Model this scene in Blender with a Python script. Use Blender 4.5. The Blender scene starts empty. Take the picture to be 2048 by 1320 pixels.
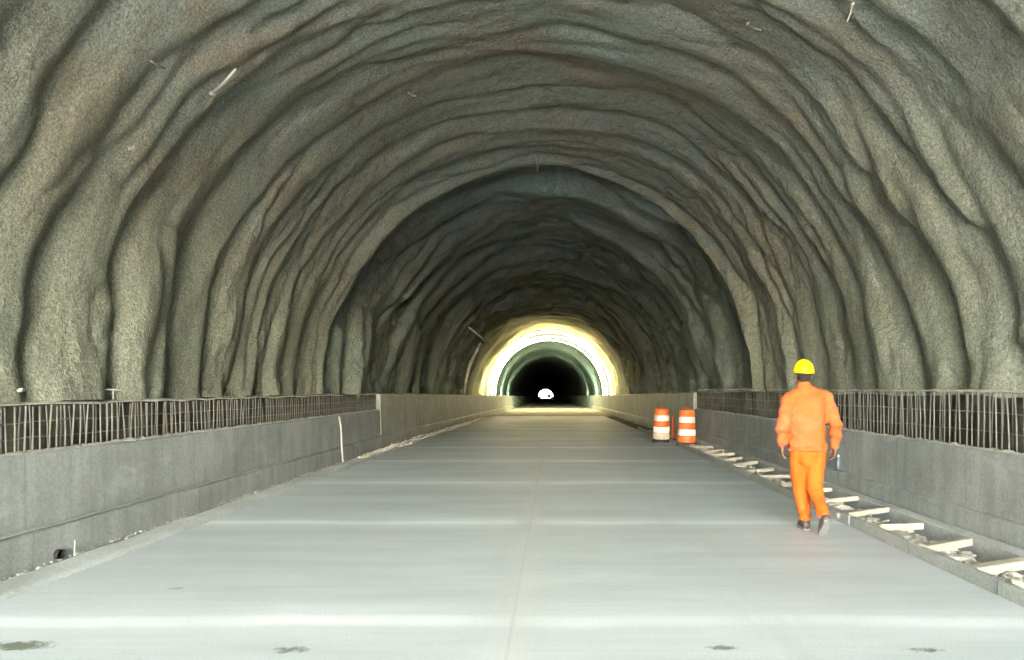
import bpy, bmesh, math, random
import numpy as np
from mathutils import Vector, Matrix

# ------------------------------------------------------------------ camera, world, sun, exposure
sc = bpy.context.scene
col = sc.collection
EYE = 1.5          # eye height in metres
FPX = 1600.0       # focal length in pixels of a 2048 wide frame
cam_d = bpy.data.cameras.new('camera')
cam = bpy.data.objects.new('camera', cam_d); col.objects.link(cam)
cam.location = (0, 0, EYE); cam.rotation_euler = (math.radians(90), 0, 0)
cam_d.sensor_width = 36.0; cam_d.lens = 36.0 * FPX / 2048
cam_d.shift_x = -(1109 - 1024) / 2048.0
cam_d.shift_y = (777 - 660) / 2048.0
cam_d.clip_start = 0.05; cam_d.clip_end = 6000
sc.camera = cam

w = bpy.data.worlds.new('World'); sc.world = w; w.use_nodes = True
wt = w.node_tree; wt.nodes.clear()
sky = wt.nodes.new('ShaderNodeTexSky'); sky.sky_type = 'NISHITA'; sky.sun_disc = False
SUN_EL, SUN_AZ = math.radians(33), math.radians(177)
sky.sun_elevation = SUN_EL; sky.sun_rotation = SUN_AZ
bg = wt.nodes.new('ShaderNodeBackground'); bg.inputs[1].default_value = 0.15
wo = wt.nodes.new('ShaderNodeOutputWorld')
wt.links.new(sky.outputs[0], bg.inputs[0]); wt.links.new(bg.outputs[0], wo.inputs[0])
sun_d = bpy.data.lights.new('sun', 'SUN'); sun_d.energy = 3.2; sun_d.angle = math.radians(0.5); sun_d.color = (1, .98, .95)
sun = bpy.data.objects.new('sun', sun_d); col.objects.link(sun)
sdir = Vector((math.sin(SUN_AZ) * math.cos(SUN_EL), math.cos(SUN_AZ) * math.cos(SUN_EL), math.sin(SUN_EL)))
sun.rotation_euler = (-sdir).to_track_quat('-Z', 'Y').to_euler()
sc.view_settings.view_transform = 'Standard'; sc.view_settings.look = 'None'
sc.view_settings.gamma = 1; sc.view_settings.use_curve_mapping = False
sc.view_settings.exposure = 5.72
sc.render.engine = 'CYCLES'
cy = sc.cycles
cy.max_bounces = 7; cy.diffuse_bounces = 5; cy.glossy_bounces = 2; cy.transmission_bounces = 3
cy.caustics_reflective = False; cy.caustics_refractive = False
cy.sample_clamp_indirect = 6
try: cy.use_denoising = True; cy.denoiser = 'OPENIMAGEDENOISE'
except Exception: pass

# ------------------------------------------------------------------ tunnel line
MOUTH, STEP, RING, PORTAL = -15.5, 22.0, 74.0, 700.0
R0, ZC0, XC0 = 6.15, 1.55, -0.40     # arch radius, springing height, centre
def zc(D):
    D = np.asarray(D, float)
    t = np.clip(D - 20, 0, None); t2 = np.clip(D - 720, 0, None)
    return -0.0103 * np.sqrt(t * t + 9) + 0.0309 * np.ones_like(t) * 1.0 + 0.0103 * t2
def xo(D):
    D = np.asarray(D, float)
    t = np.clip(D - 60, 0, None); t2 = np.clip(D - 780, 0, None)
    return -0.0118 * (t * t / (t + 20)) + 0.0118 * t2
def zcf(D): return float(zc(D))
def xof(D): return float(xo(D))

# ------------------------------------------------------------------ numpy noise
def _hash(ix, iy, iz, seed):
    h = (ix.astype(np.int64) * 374761393 + iy.astype(np.int64) * 668265263 + iz.astype(np.int64) * 2147483647 + seed * 974634777) & 0xFFFFFFFF
    h = ((h ^ (h >> 13)) * 1274126177) & 0xFFFFFFFF
    h = ((h ^ (h >> 16)) * 2246822519) & 0xFFFFFFFF
    h = h ^ (h >> 15)
    return (h & 0xFFFFFF) / float(0xFFFFFF) * 2 - 1
def vnoise(x, y, z=None, seed=0):
    x = np.asarray(x, float); y = np.asarray(y, float)
    z = np.zeros_like(x) if z is None else np.asarray(z, float)
    ix, iy, iz = np.floor(x), np.floor(y), np.floor(z)
    fx, fy, fz = x - ix, y - iy, z - iz
    u, v, q = [f * f * f * (f * (f * 6 - 15) + 10) for f in (fx, fy, fz)]
    r = 0
    for a in (0, 1):
        for b in (0, 1):
            for c in ((0, 1) if z.any() else (0,)):
                wgt = (u if a else 1 - u) * (v if b else 1 - v) * ((q if c else 1 - q) if z.any() else 1)
                r = r + wgt * _hash(ix + a, iy + b, iz + c, seed)
    return r
def fbm(x, y, z=None, seed=0, o=4):
    r = 0; a = 1; t = 0
    for k in range(o):
        r = r + a * vnoise(x * 2 ** k, y * 2 ** k, None if z is None else z * 2 ** k, seed + k * 7); t += a; a *= .5
    return r / t

# ------------------------------------------------------------------ materials
def new_mat(name):
    m = bpy.data.materials.new(name); m.use_nodes = True
    nt = m.node_tree; b = nt.nodes['Principled BSDF']
    return m, nt, b
def N(nt, t, **k):
    n = nt.nodes.new(t)
    for a, v in k.items():
        if a.startswith('i_'): n.inputs[a[2:].replace('_', ' ')].default_value = v
        else: setattr(n, a, v)
    return n
def coords(nt, scale=(1, 1, 1)):
    g = nt.nodes.new('ShaderNodeNewGeometry')
    mp = nt.nodes.new('ShaderNodeMapping'); mp.inputs['Scale'].default_value = scale
    nt.links.new(g.outputs['Position'], mp.inputs['Vector'])
    return mp.outputs[0]
def ocoords(nt, scale=(1, 1, 1)):
    g = nt.nodes.new('ShaderNodeTexCoord')
    mp = nt.nodes.new('ShaderNodeMapping'); mp.inputs['Scale'].default_value = scale
    nt.links.new(g.outputs['Object'], mp.inputs['Vector'])
    return mp.outputs[0]
def noise(nt, vec, scale, detail=4, rough=.55, dist=0):
    n = nt.nodes.new('ShaderNodeTexNoise'); n.inputs['Scale'].default_value = scale
    n.inputs['Detail'].default_value = detail; n.inputs['Roughness'].default_value = rough
    n.inputs['Distortion'].default_value = dist
    nt.links.new(vec, n.inputs['Vector']); return n.outputs['Fac']
def ramp(nt, fac, stops):
    r = nt.nodes.new('ShaderNodeValToRGB'); e = r.color_ramp.elements
    while len(e) < len(stops): e.new(.5)
    for i, (p, c) in enumerate(stops):
        e[i].position = p
        if not hasattr(c, '__len__'): c = (c, c, c)
        e[i].color = (*c[:3], 1)
    nt.links.new(fac, r.inputs[0]); return r.outputs[0]
def mix(nt, fac, a, b, mode='MIX'):
    m = nt.nodes.new('ShaderNodeMix'); m.data_type = 'RGBA'; m.blend_type = mode
    for sock, v in ((m.inputs[0], fac), (m.inputs[6], a), (m.inputs[7], b)):
        if hasattr(v, 'is_linked') or isinstance(v, bpy.types.NodeSocket): nt.links.new(v, sock)
        elif hasattr(v, '__len__'): sock.default_value = (*v[:3], 1)
        else: sock.default_value = v
    return m.outputs[2]
def math_(nt, op, a, b=None):
    m = nt.nodes.new('ShaderNodeMath'); m.operation = op
    for i, v in enumerate((a, b)):
        if v is None: continue
        if isinstance(v, bpy.types.NodeSocket): nt.links.new(v, m.inputs[i])
        else: m.inputs[i].default_value = v
    return m.outputs[0]
def bump(nt, b, h, strength, dist, prev=None):
    n = nt.nodes.new('ShaderNodeBump'); n.inputs['Strength'].default_value = strength; n.inputs['Distance'].default_value = dist
    nt.links.new(h, n.inputs['Height'])
    if prev is not None: nt.links.new(prev, n.inputs['Normal'])
    nt.links.new(n.outputs[0], b.inputs['Normal']); return n.outputs[0]

def mat_shotcrete(name, tint=(1, 1, 1), lo=.7):
    m, nt, b = new_mat(name)
    v = coords(nt)
    big = noise(nt, v, .35, 4, .6, .3)
    c1 = ramp(nt, big, [(.30, (.185, .188, .155)), (.46, (.205, .213, .182)), (.60, (.225, .235, .205)), (.75, (.200, .208, .172))])
    br = noise(nt, v, .55, 5, .65, .6)
    # brown staining shows on the upper arch only
    g = nt.nodes.new('ShaderNodeSeparateXYZ'); nt.links.new(v, g.inputs[0])
    up = nt.nodes.new('ShaderNodeMapRange'); up.inputs[1].default_value = 2.5; up.inputs[2].default_value = 6.0
    nt.links.new(g.outputs[2], up.inputs[0])
    brf = math_(nt, 'MULTIPLY', ramp(nt, br, [(.42, 0), (.64, .65)]), up.outputs[0])
    c2 = mix(nt, brf, c1, (.235, .172, .122))
    # pale blue-grey low on the walls
    dn = nt.nodes.new('ShaderNodeMapRange'); dn.inputs[1].default_value = 4.6; dn.inputs[2].default_value = 1.6
    nt.links.new(g.outputs[2], dn.inputs[0])
    pl = math_(nt, 'MULTIPLY', ramp(nt, noise(nt, v, .5, 4, .6), [(.36, .25), (.66, .85)]), dn.outputs[0])
    c3 = mix(nt, pl, c2, (.29, .32, .285))
    fine = noise(nt, v, 26, 4, .75)
    c4 = mix(nt, 1.0, c3, ramp(nt, fine, [(.30, .58), (.5, 1.0), (.70, 1.48)]), 'MULTIPLY')
    gr = noise(nt, v, 75, 2, .6)
    c5 = mix(nt, 1.0, c4, ramp(nt, gr, [(.3, .62), (.5, 1.0), (.7, 1.42)]), 'MULTIPLY')
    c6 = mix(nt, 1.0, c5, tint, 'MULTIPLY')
    nt.links.new(c6, b.inputs['Base Color']); b.inputs['Roughness'].default_value = .93
    n1 = bump(nt, b, noise(nt, v, 5, 5, .6), .8, .09)
    bump(nt, b, noise(nt, v, 30, 4, .7), .8, .03, n1)
    return m

def mat_concrete(name, a, c, fine=.25, rough=.85, bs=.4, streak=0.0, scale=1.0):
    m, nt, b = new_mat(name); v = coords(nt)
    c1 = mix(nt, ramp(nt, noise(nt, v, .9 * scale, 5, .6, .2), [(.35, 0), (.65, 1)]), a, c)
    f = ramp(nt, noise(nt, v, 34 * scale, 4, .75), [(.3, 1 - fine), (.5, 1), (.7, 1 + fine)])
    c2 = mix(nt, 1.0, c1, f, 'MULTIPLY')
    if streak:
        vs = coords(nt, (3.5, 3.5, .35))
        c2 = mix(nt, 1.0, c2, ramp(nt, noise(nt, vs, 1.6, 4, .6), [(.35, 1 - streak), (.6, 1.0)]), 'MULTIPLY')
    if 'wall' in name:   # casting joints and faint splash marks
        sx = nt.nodes.new('ShaderNodeSeparateXYZ'); nt.links.new(v, sx.inputs[0])
        f = math_(nt, 'ABSOLUTE', math_(nt, 'SUBTRACT', math_(nt, 'FRACT', math_(nt, 'DIVIDE', math_(nt, 'ADD', sx.outputs[1], 60), 3.1)), .5))
        c2 = mix(nt, ramp(nt, f, [(0, .30), (.003, .25), (.0055, 0)]), c2, (.13, .135, .12))
        c2 = mix(nt, ramp(nt, noise(nt, coords(nt, (2, 1.2, 3)), 1.4, 5, .7, .5), [(.56, 0), (.70, .45)]), c2, (.46, .49, .47))
    nt.links.new(c2, b.inputs['Base Color']); b.inputs['Roughness'].default_value = rough
    bump(nt, b, noise(nt, v, 22 * scale, 5, .65), bs, .02)
    return m

def mat_road():
    m, nt, b = new_mat('road_concrete'); v = coords(nt)
    s = nt.nodes.new('ShaderNodeSeparateXYZ'); nt.links.new(v, s.inputs[0])
    v2 = coords(nt, (.35, 1.7, 1))
    c1 = ramp(nt, noise(nt, v2, 1.0, 5, .6, .2), [(.3, (.545, .605, .615)), (.5, (.625, .69, .70)), (.72, (.71, .775, .79))])
    c1 = mix(nt, ramp(nt, noise(nt, v, .33, 4, .6), [(.4, .0), (.7, .75)]), c1, (.555, .59, .585))
    v3 = coords(nt, (.5, 14, 1))
    c1 = mix(nt, 1.0, c1, ramp(nt, noise(nt, v3, 1.3, 3, .6), [(.3, .95), (.7, 1.04)]), 'MULTIPLY')
    # pale dusty band along each transverse joint, wavering
    wob = math_(nt, 'MULTIPLY', math_(nt, 'SUBTRACT', noise(nt, coords(nt, (.7, .3, 1)), 1.0, 3), .5), .22)
    yy = math_(nt, 'ADD', s.outputs[1], wob)
    ph = math_(nt, 'FRACT', math_(nt, 'DIVIDE', math_(nt, 'ADD', yy, 20 * 3.8 + 1.9 - 1.36), 3.8))
    d = math_(nt, 'MULTIPLY', math_(nt, 'ABSOLUTE', math_(nt, 'SUBTRACT', ph, .5)), 3.8)
    band = ramp(nt, d, [(0, 1), (.07, .9), (.16, .35), (.55, 0)])
    fade = ramp(nt, noise(nt, coords(nt, (.5, .05, 1)), 1.2, 3), [(.35, .55), (.6, 1)])
    c2 = mix(nt, math_(nt, 'MULTIPLY', math_(nt, 'MULTIPLY', band, fade), 1.0), c1, (.885, .945, .955))
    # longitudinal joint
    xw = math_(nt, 'ABSOLUTE', math_(nt, 'ADD', math_(nt, 'ADD', s.outputs[0], math_(nt, 'MULTIPLY', wob, .12)), .27))
    c2 = mix(nt, ramp(nt, xw, [(0, .7), (.03, .5), (.10, .28), (.18, 0)]), c2, (.68, .70, .69))
    c2 = mix(nt, ramp(nt, xw, [(0, .22), (.007, .18), (.012, 0)]), c2, (.36, .38, .37))
    c2 = mix(nt, math_(nt, 'MULTIPLY', ramp(nt, xw, [(0, 1), (.25, .6), (.5, 0)]), ramp(nt, noise(nt, coords(nt, (1.5, .35, 1)), 1.3, 4, .7), [(.5, 0), (.7, .35)])), c2, (.50, .53, .51))
    tk = math_(nt, 'ABSOLUTE', math_(nt, 'SUBTRACT', math_(nt, 'ABSOLUTE', math_(nt, 'ADD', s.outputs[0], -.55)), .85))
    c2 = mix(nt, math_(nt, 'MULTIPLY', ramp(nt, tk, [(0, 1), (.12, .7), (.28, 0)]), ramp(nt, noise(nt, coords(nt, (2, .25, 1)), 1.5, 4, .7), [(.42, 0), (.7, .30)])), c2, (.46, .48, .455))
    # dusty rim near both edges and stains
    sp = ramp(nt, noise(nt, v, 2.4, 5, .7, .4), [(.66, 0), (.74, .30)])
    c2 = mix(nt, sp, c2, (.30, .31, .29))
    c2 = mix(nt, 1.0, c2, ramp(nt, noise(nt, v, 60, 3, .7), [(.3, .90), (.7, 1.08)]), 'MULTIPLY')
    for (px, py, sx, sy, k) in ((-3.12, 4.68, .30, .14, .95), (-1.52, 4.60, .17, .10, .9), (.98, 4.63, .14, .07, .9), (2.12, 4.59, .17, .08, .95), (-2.86, 6.0, .10, .045, .5)):
        a1 = math_(nt, 'DIVIDE', math_(nt, 'SUBTRACT', s.outputs[0], px), sx)
        a2 = math_(nt, 'DIVIDE', math_(nt, 'SUBTRACT', s.outputs[1], py), sy)
        r2 = math_(nt, 'ADD', math_(nt, 'MULTIPLY', a1, a1), math_(nt, 'MULTIPLY', a2, a2))
        r2 = math_(nt, 'ADD', r2, math_(nt, 'SUBTRACT', math_(nt, 'MULTIPLY', noise(nt, v, 7, 5, .75, .5), 2.6), .75))
        c2 = mix(nt, ramp(nt, r2, [(.35, k), (1.0, k * .35), (1.0 - .0 + .0, 0)] if False else [(.62, k), (1.35, 0)]), c2, (.17, .19, .15))
    nt.links.new(c2, b.inputs['Base Color'])
    rr = ramp(nt, noise(nt, v, 1.4, 4), [(.3, .55), (.7, .75)])
    nt.links.new(rr, b.inputs['Roughness']); b.inputs['Specular IOR Level'].default_value = .35
    bump(nt, b, noise(nt, coords(nt, (3, 30, 3)), 1.5, 4, .6), .12, .01)
    return m

def mat_plain(name, c, rough=.6, var=.15, scale=8, metal=0, obj=True, bs=.0, dirt=None, dk=.5):
    m, nt, b = new_mat(name); v = ocoords(nt) if obj else coords(nt)
    col_ = mix(nt, 1.0, c, ramp(nt, noise(nt, v, scale, 5, .65), [(.3, 1 - var), (.7, 1 + var)]), 'MULTIPLY')
    if dirt: col_ = mix(nt, ramp(nt, noise(nt, v, scale * .5, 5, .7, .4), [(.5, 0), (.68, dk)]), col_, dirt)
    nt.links.new(col_, b.inputs['Base Color']); b.inputs['Roughness'].default_value = rough; b.inputs['Metallic'].default_value = metal
    if bs: bump(nt, b, noise(nt, v, scale * 3, 4, .6), bs, .01)
    return m

M = {}
M['shot'] = mat_shotcrete('shotcrete', (1.06, 1.06, .97))
M['shot_dimmed'] = mat_shotcrete('shotcrete_dimmed', (.80, .88, .85))  # same shotcrete, tint darkened to stand in for the weaker light deeper in
M['road'] = mat_road()
M['edge'] = mat_concrete('edge_concrete', (.50, .54, .51), (.64, .69, .67), .2, .9, .5)
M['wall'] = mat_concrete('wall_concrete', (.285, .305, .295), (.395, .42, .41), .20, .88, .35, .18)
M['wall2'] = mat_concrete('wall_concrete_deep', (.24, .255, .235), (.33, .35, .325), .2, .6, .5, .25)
M['kerb'] = mat_concrete('kerb_concrete', (.33, .35, .325), (.42, .44, .41), .25, .85, .5)
M['kerb2'] = mat_concrete('outer_kerb_concrete', (.42, .44, .43), (.54, .57, .55), .25, .85, .5)
M['dirt'] = mat_concrete('trench_dirt', (.06, .06, .045), (.24, .22, .17), .5, .95, 1.0, 0, 1.5)
M['rock'] = mat_concrete('rubble_stone', (.42, .39, .31), (.62, .58, .48), .3, .9, .6, 0, 2)
M['floor2'] = mat_concrete('dusty_floor', (.30, .27, .20), (.40, .37, .29), .3, .9, .6)
M['ground'] = mat_concrete('open_ground', (.36, .36, .34), (.48, .48, .46), .2, .95, .5)
M['rebar'] = mat_plain('dusty_rebar', (.19, .19, .165), .8, .3, 6, 0, False, 0, (.16, .12, .08), .5)
M['rail'] = mat_plain('caked_rail', (.46, .46, .41), .9, .3, 5, 0, False, .3, (.2, .19, .15), .5)
M['membrane'] = mat_concrete('dark_membrane', (.020, .021, .016), (.085, .08, .062), .6, .75, 1.0, 0, 3)
M['timber'] = mat_plain('pale_timber', (.44, .405, .32), .85, .25, 7, 0, True, .5, (.25, .22, .16), .7)
M['pvc'] = mat_plain('pale_pipe', (.36, .38, .34), .6, .15, 4, 0, False)
M['black'] = mat_plain('black_rubber', (.018, .018, .016), .7, .2, 10, 0, False)
M['orange_pl'] = mat_plain('barrel_orange', (.80, .165, .03), .5, .15, 6, 0, True, 0, (.35, .13, .06), .55)
M['white_pl'] = mat_plain('barrel_white', (.82, .78, .72), .45, .08, 6, 0, True, 0, (.5, .45, .38), .45)
M['bolt'] = mat_plain('bolt_steel', (.42, .38, .31), .7, .2, 20, 0, False)

# ------------------------------------------------------------------ object helpers
def mesh_obj(name, verts, faces, m, parent=None, smooth=False):
    me = bpy.data.meshes.new(name); me.from_pydata([tuple(v) for v in verts], [], faces); me.update()
    if m: me.materials.append(m)
    if smooth: me.polygons.foreach_set('use_smooth', [True] * len(me.polygons))
    o = bpy.data.objects.new(name, me); col.objects.link(o)
    if parent: o.parent = parent
    return o
def bm_obj(name, bm, m, parent=None, smooth=False):
    me = bpy.data.meshes.new(name); bm.normal_update(); bm.to_mesh(me); bm.free()
    if m: me.materials.append(m)
    if smooth: me.polygons.foreach_set('use_smooth', [True] * len(me.polygons))
    o = bpy.data.objects.new(name, me); col.objects.link(o)
    if parent: o.parent = parent
    return o
def tag(o, label=None, cat=None, group=None, kind=None):
    if label: o['label'] = label
    if cat: o['category'] = cat
    if group: o['group'] = group
    if kind: o['kind'] = kind
    return o
def empty(name, loc, rz=0):
    o = bpy.data.objects.new(name, None); col.objects.link(o); o.location = loc; o.rotation_euler = (0, 0, rz)
    o.empty_display_size = .1
    return o
def grid_mesh(name, P, m, smooth=True, flip=False):
    """P: (n, k, 3) array"""
    n, k, _ = P.shape
    me = bpy.data.meshes.new(name)
    me.vertices.add(n * k); me.vertices.foreach_set('co', P.reshape(-1).astype(np.float32))
    i = np.arange((n - 1))[:, None] * k + np.arange(k - 1)[None, :]
    q = np.stack([i, i + 1, i + k + 1, i + k], -1).reshape(-1, 4)
    if flip: q = q[:, ::-1]
    nf = len(q)
    me.loops.add(nf * 4); me.loops.foreach_set('vertex_index', q.reshape(-1).astype(np.int32))
    me.polygons.add(nf); me.polygons.foreach_set('loop_start', np.arange(nf, dtype=np.int32) * 4)
    me.polygons.foreach_set('loop_total', np.full(nf, 4, np.int32))
    me.polygons.foreach_set('use_smooth', np.full(nf, smooth))
    me.update(calc_edges=True); me.validate()
    me.materials.append(m)
    o = bpy.data.objects.new(name, me); col.objects.link(o); return o
def sweep(name, prof, Ds, m, rough=0.0, smooth=False, seed=0, closed=False, caps=True):
    prof = list(prof)
    if closed: prof = prof + [prof[0]]
    Ds = np.asarray(Ds, float); pr = np.array(prof)
    P = np.zeros((len(Ds), len(prof), 3))
    P[:, :, 0] = pr[None, :, 0] + xo(Ds)[:, None]; P[:, :, 1] = Ds[:, None]; P[:, :, 2] = pr[None, :, 1] + zc(Ds)[:, None]
    if rough:
        s = np.concatenate([[0], np.cumsum(np.hypot(*np.diff(pr, axis=0).T))])
        if closed: s[-1] = s[0]
        A, B = np.meshgrid(Ds, s, indexing='ij')
        P[:, :, 0] += rough * fbm(A * 1.7, B * 6 + 3, seed=seed); P[:, :, 2] += rough * fbm(A * 1.9, B * 6 + 9, seed=seed + 50)
    o = grid_mesh(name, P, m, smooth)
    if caps and closed:
        bm = bmesh.new(); bm.from_mesh(o.data)
        bm.verts.ensure_lookup_table(); k = len(prof); n = len(Ds)
        bmesh.ops.remove_doubles(bm, verts=bm.verts, dist=1e-5)
        bmesh.ops.holes_fill(bm, edges=[e for e in bm.edges if e.is_boundary])
        bmesh.ops.recalc_face_normals(bm, faces=bm.faces)
        bm.to_mesh(o.data); bm.free()
    return o
def dense(a, b, st): return np.linspace(a, b, max(2, int(round((b - a) / st)) + 1))
def tube_bm(bm, pts, r, n=8, cap=True):
    pts = [Vector(p) for p in pts]
    rr = r if hasattr(r, '__len__') else [r] * len(pts)
    rings = []; up = None
    for i, p in enumerate(pts):
        d = (pts[min(i + 1, len(pts) - 1)] - pts[max(i - 1, 0)]).normalized()
        if up is None: up = d.orthogonal().normalized()
        up = (up - d * up.dot(d)).normalized(); sd = d.cross(up)
        rings.append([bm.verts.new(p + (up * math.cos(t) + sd * math.sin(t)) * rr[i]) for t in [2 * math.pi * j / n for j in range(n)]])
    for a, b in zip(rings, rings[1:]):
        for j in range(n): bm.faces.new((a[j], a[(j + 1) % n], b[(j + 1) % n], b[j]))
    if cap:
        bm.faces.new(rings[0][::-1]); bm.faces.new(rings[-1])
def box_bm(bm, c, s, rot=None, bev=0):
    g = bmesh.ops.create_cube(bm, size=1)
    Mx = Matrix.Translation(c) @ (rot or Matrix()) @ Matrix.Diagonal((*s, 1))
    bmesh.ops.transform(bm, matrix=Mx, verts=g['verts'])
    if bev:
        es = list({e for v in g['verts'] for e in v.link_edges})
        bmesh.ops.bevel(bm, geom=es, offset=bev, segments=2, affect='EDGES')
def lathe_bm(bm, prof, n=28, loc=(0, 0, 0)):
    rings = []
    for r, z in prof:
        rings.append([bm.verts.new((loc[0] + r * math.cos(2 * math.pi * j / n), loc[1] + r * math.sin(2 * math.pi * j / n), loc[2] + z)) for j in range(n)])
    for a, b in zip(rings, rings[1:]):
        for j in range(n): bm.faces.new((a[j], a[(j + 1) % n], b[(j + 1) % n], b[j]))
    bm.faces.new(rings[0][::-1]); bm.faces.new(rings[-1])

# ------------------------------------------------------------------ tunnel lining
def shell_profile(R, n):
    zb = -.7
    Lv = ZC0 - zb; Lc = math.pi * R; L = 2 * Lv + Lc
    s = np.linspace(0, L, n)
    x = np.where(s < Lv, R, np.where(s > Lv + Lc, -R, R * np.cos((s - Lv) / R)))
    z = np.where(s < Lv, zb + s, np.where(s > Lv + Lc, ZC0 - (s - Lv - Lc), ZC0 + R * np.sin((s - Lv) / R)))
    nx = -x / R * 1.0; nz = -(np.clip(z - ZC0, 0, None)) / R
    l = np.hypot(nx, nz); return s, x, z, nx / l, nz / l
def saw(t, k):
    """swell that rises away from the viewer and falls back steeply into a crease"""
    f = t - np.floor(t)
    return np.where(f < k, np.sin(math.pi / 2 * np.clip(f / k, 0, 1)) ** 1.05, np.cos(math.pi / 2 * np.clip((f - k) / (1 - k), 0, 1)) ** .8)
def folds(D, s, amp, P1, seed, k=.76):
    """inward displacement: rounded swells hung ring after ring, pinched by sharp creases"""
    wp = 1.0 * fbm(D / 5.0, s / 7.0, seed=seed, o=3) + .30 * fbm(D / 1.3, s / 1.4, seed=seed + 5, o=3)
    u = D + wp
    g = saw(u / P1, k)
    mod = .66 + .50 * fbm(D / 2.4, s / 4.5, seed=seed + 9, o=2)
    u2 = D * 1.0 + .85 * fbm(D / 2.6, s / 3.6, seed=seed + 21, o=3)
    g2 = saw(u2 / (P1 * .47), k - .08)
    mod2 = np.clip(.25 + 1.1 * fbm(D / 1.8, s / 3.0, seed=seed + 31, o=2), 0, 1)
    big = fbm(D / 4.0, s / 6.0, seed=seed + 41, o=2) * .24
    lump = fbm(D / .9, s / 1.6, seed=seed + 61, o=4) * .07 + fbm(D / .28, s / .33, seed=seed + 71, o=3) * .024
    u3 = D + .6 * fbm(D / 1.1, s / 1.6, seed=seed + 121, o=3)
    g3 = np.abs(np.sin(math.pi * u3 / (P1 * .23))) ** .8
    mod3 = np.clip(.1 + 1.2 * fbm(D / 1.4, s / 1.1, seed=seed + 131, o=2), 0, 1)
    crease = np.exp(-(np.abs(vnoise(D / 1.0 + .8 * fbm(D / 1.5, s / 1.5, seed=seed + 141, o=2), s / 3.5, seed=seed + 151)) / .055))
    return amp * (g * np.clip(mod, .15, 1.2) +   .58 * g2 * mod2 + .10 * g3 * mod3 - .22 * crease) + big * amp / .2 * .7 + lump * amp / .2
def shell(name, Ds, ns, R, amp, P1, m, seed, extra=None, k=.76, soft=3):
    s, x, z, nx, nz = shell_profile(R, ns)
    A, B = np.meshgrid(Ds, s, indexing='ij')
    d = folds(A, B, amp(A) if callable(amp) else amp, P1, seed, k)
    for _ in range(soft):
        d[1:-1] = .25 * d[:-2] + .5 * d[1:-1] + .25 * d[2:]
    if extra is not None: d = d + extra(A, B, s[-1])
    P = np.zeros((len(Ds), ns, 3))
    P[:, :, 0] = XC0 + x[None] + nx[None] * d + xo(Ds)[:, None]
    P[:, :, 1] = A + .35 * amp_yshift(A, B, seed) * (amp if not callable(amp) else amp(A))
    P[:, :, 2] = z[None] + nz[None] * d + zc(Ds)[:, None]
    return grid_mesh(name, P, m, True)
def amp_yshift(A, B, seed): return fbm(A / 1.0, B / .8, seed=seed + 91, o=3)
def near_extra(A, B, L):
    # B=0 at right foot. dark pit low on the right wall, and a lip thickening at the end ring
    g = -.75 * np.exp(-(((A - 10.15) / .33) ** 2 + ((B - 2.33) / .30) ** 2) ** 1.5)
    return g + np.where(A < STEP + .001, .30 * np.exp(-((A - STEP) / .6) ** 2) + .0, np.where(A < STEP + .03, -.3, -1.6))
near_D = np.concatenate([dense(MOUTH, -1, .14), dense(-1, STEP, .045)[1:], [STEP + .02, STEP + .04]])
o = shell('tunnel_lining', near_D, 520, R0 + .15, .235, 1.34, M['shot'], 3, near_extra, .70)
tag(o, 'folded grey-green sprayed concrete arch of the near wide tunnel stretch, over the road', 'tunnel')
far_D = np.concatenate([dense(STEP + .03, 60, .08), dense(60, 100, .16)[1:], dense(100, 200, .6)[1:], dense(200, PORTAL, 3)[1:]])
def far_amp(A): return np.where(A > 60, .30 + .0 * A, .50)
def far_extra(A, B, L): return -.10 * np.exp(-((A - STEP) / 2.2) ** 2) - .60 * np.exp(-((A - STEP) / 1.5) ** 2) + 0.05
o = shell('tunnel_lining', far_D, 300, R0 + .26, far_amp, 2.7, M['shot_dimmed'], 17, far_extra, .50, 2)
tag(o, 'sprayed concrete arch, dimness tinted in, deeper in the tunnel, beyond the step and through the bright ring', 'tunnel')

# ------------------------------------------------------------------ ground, road, floor
xs = np.concatenate([[-900, -300, -80, -20], np.linspace(-8, 8, 5), [20, 80, 300, 900]])
ys = np.concatenate([[-900, -400, -150, -60, -20], dense(-10, 60, 5), dense(80, 800, 20), [1200, 2000, 4000]])
P = np.zeros((len(ys), len(xs), 3)); P[:, :, 0] = xs[None]; P[:, :, 1] = ys[:, None]; P[:, :, 2] = (zc(ys) - .34)[:, None]
tag(grid_mesh('ground', P, M['ground'], True, True), kind='structure')
ROAD_L, ROAD_R, ROAD_END = -3.89, 3.215, 52.0
tag(sweep('road', [(ROAD_L, -.25), (ROAD_L, 0), (-2, 0), (0, 0), (2, 0), (ROAD_R, 0), (ROAD_R, -.25)], dense(-60, ROAD_END, 1), M['road']), kind='structure')
tag(sweep('tunnel_floor', [(-4.7, -.03), (-2, -.03), (2, -.03), (4.6, -.03)], dense(ROAD_END, 730, 2), M['floor2'], .03), kind='structure')
tag(sweep('road_edge_strip', [(-4.46, -.07), (-4.325, -.06), (-4.26, .008), (-4.15, .02), (-4.0, .018), (-3.925, .008), (-3.915, -.04), (ROAD_L, -.05)], dense(MOUTH, ROAD_END, .12), M['edge'], .022, True, 5), kind='structure')
tag(sweep('trench_bed', [(ROAD_R - .05, -.10), (3.5, -.10), (3.8, -.10), (4.16, -.10)], dense(MOUTH, ROAD_END, .15), M['dirt'], .05, True, 8), kind='structure')
for sgn, nm in ((-1, 'service_channel_bed'), (1, 'service_channel_bed')):
    x0, x1 = (-6.5, -4.55) if sgn < 0 else (4.2, 6.1)
    tag(sweep(nm, [(x0 + (x1 - x0) * k / 6, .12) for k in range(7)], np.concatenate([dense(MOUTH, 24.5, .2), dense(24.5, 720, 6)[1:]]), M['dirt'], .12, True, 11 + sgn), kind='structure')

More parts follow.
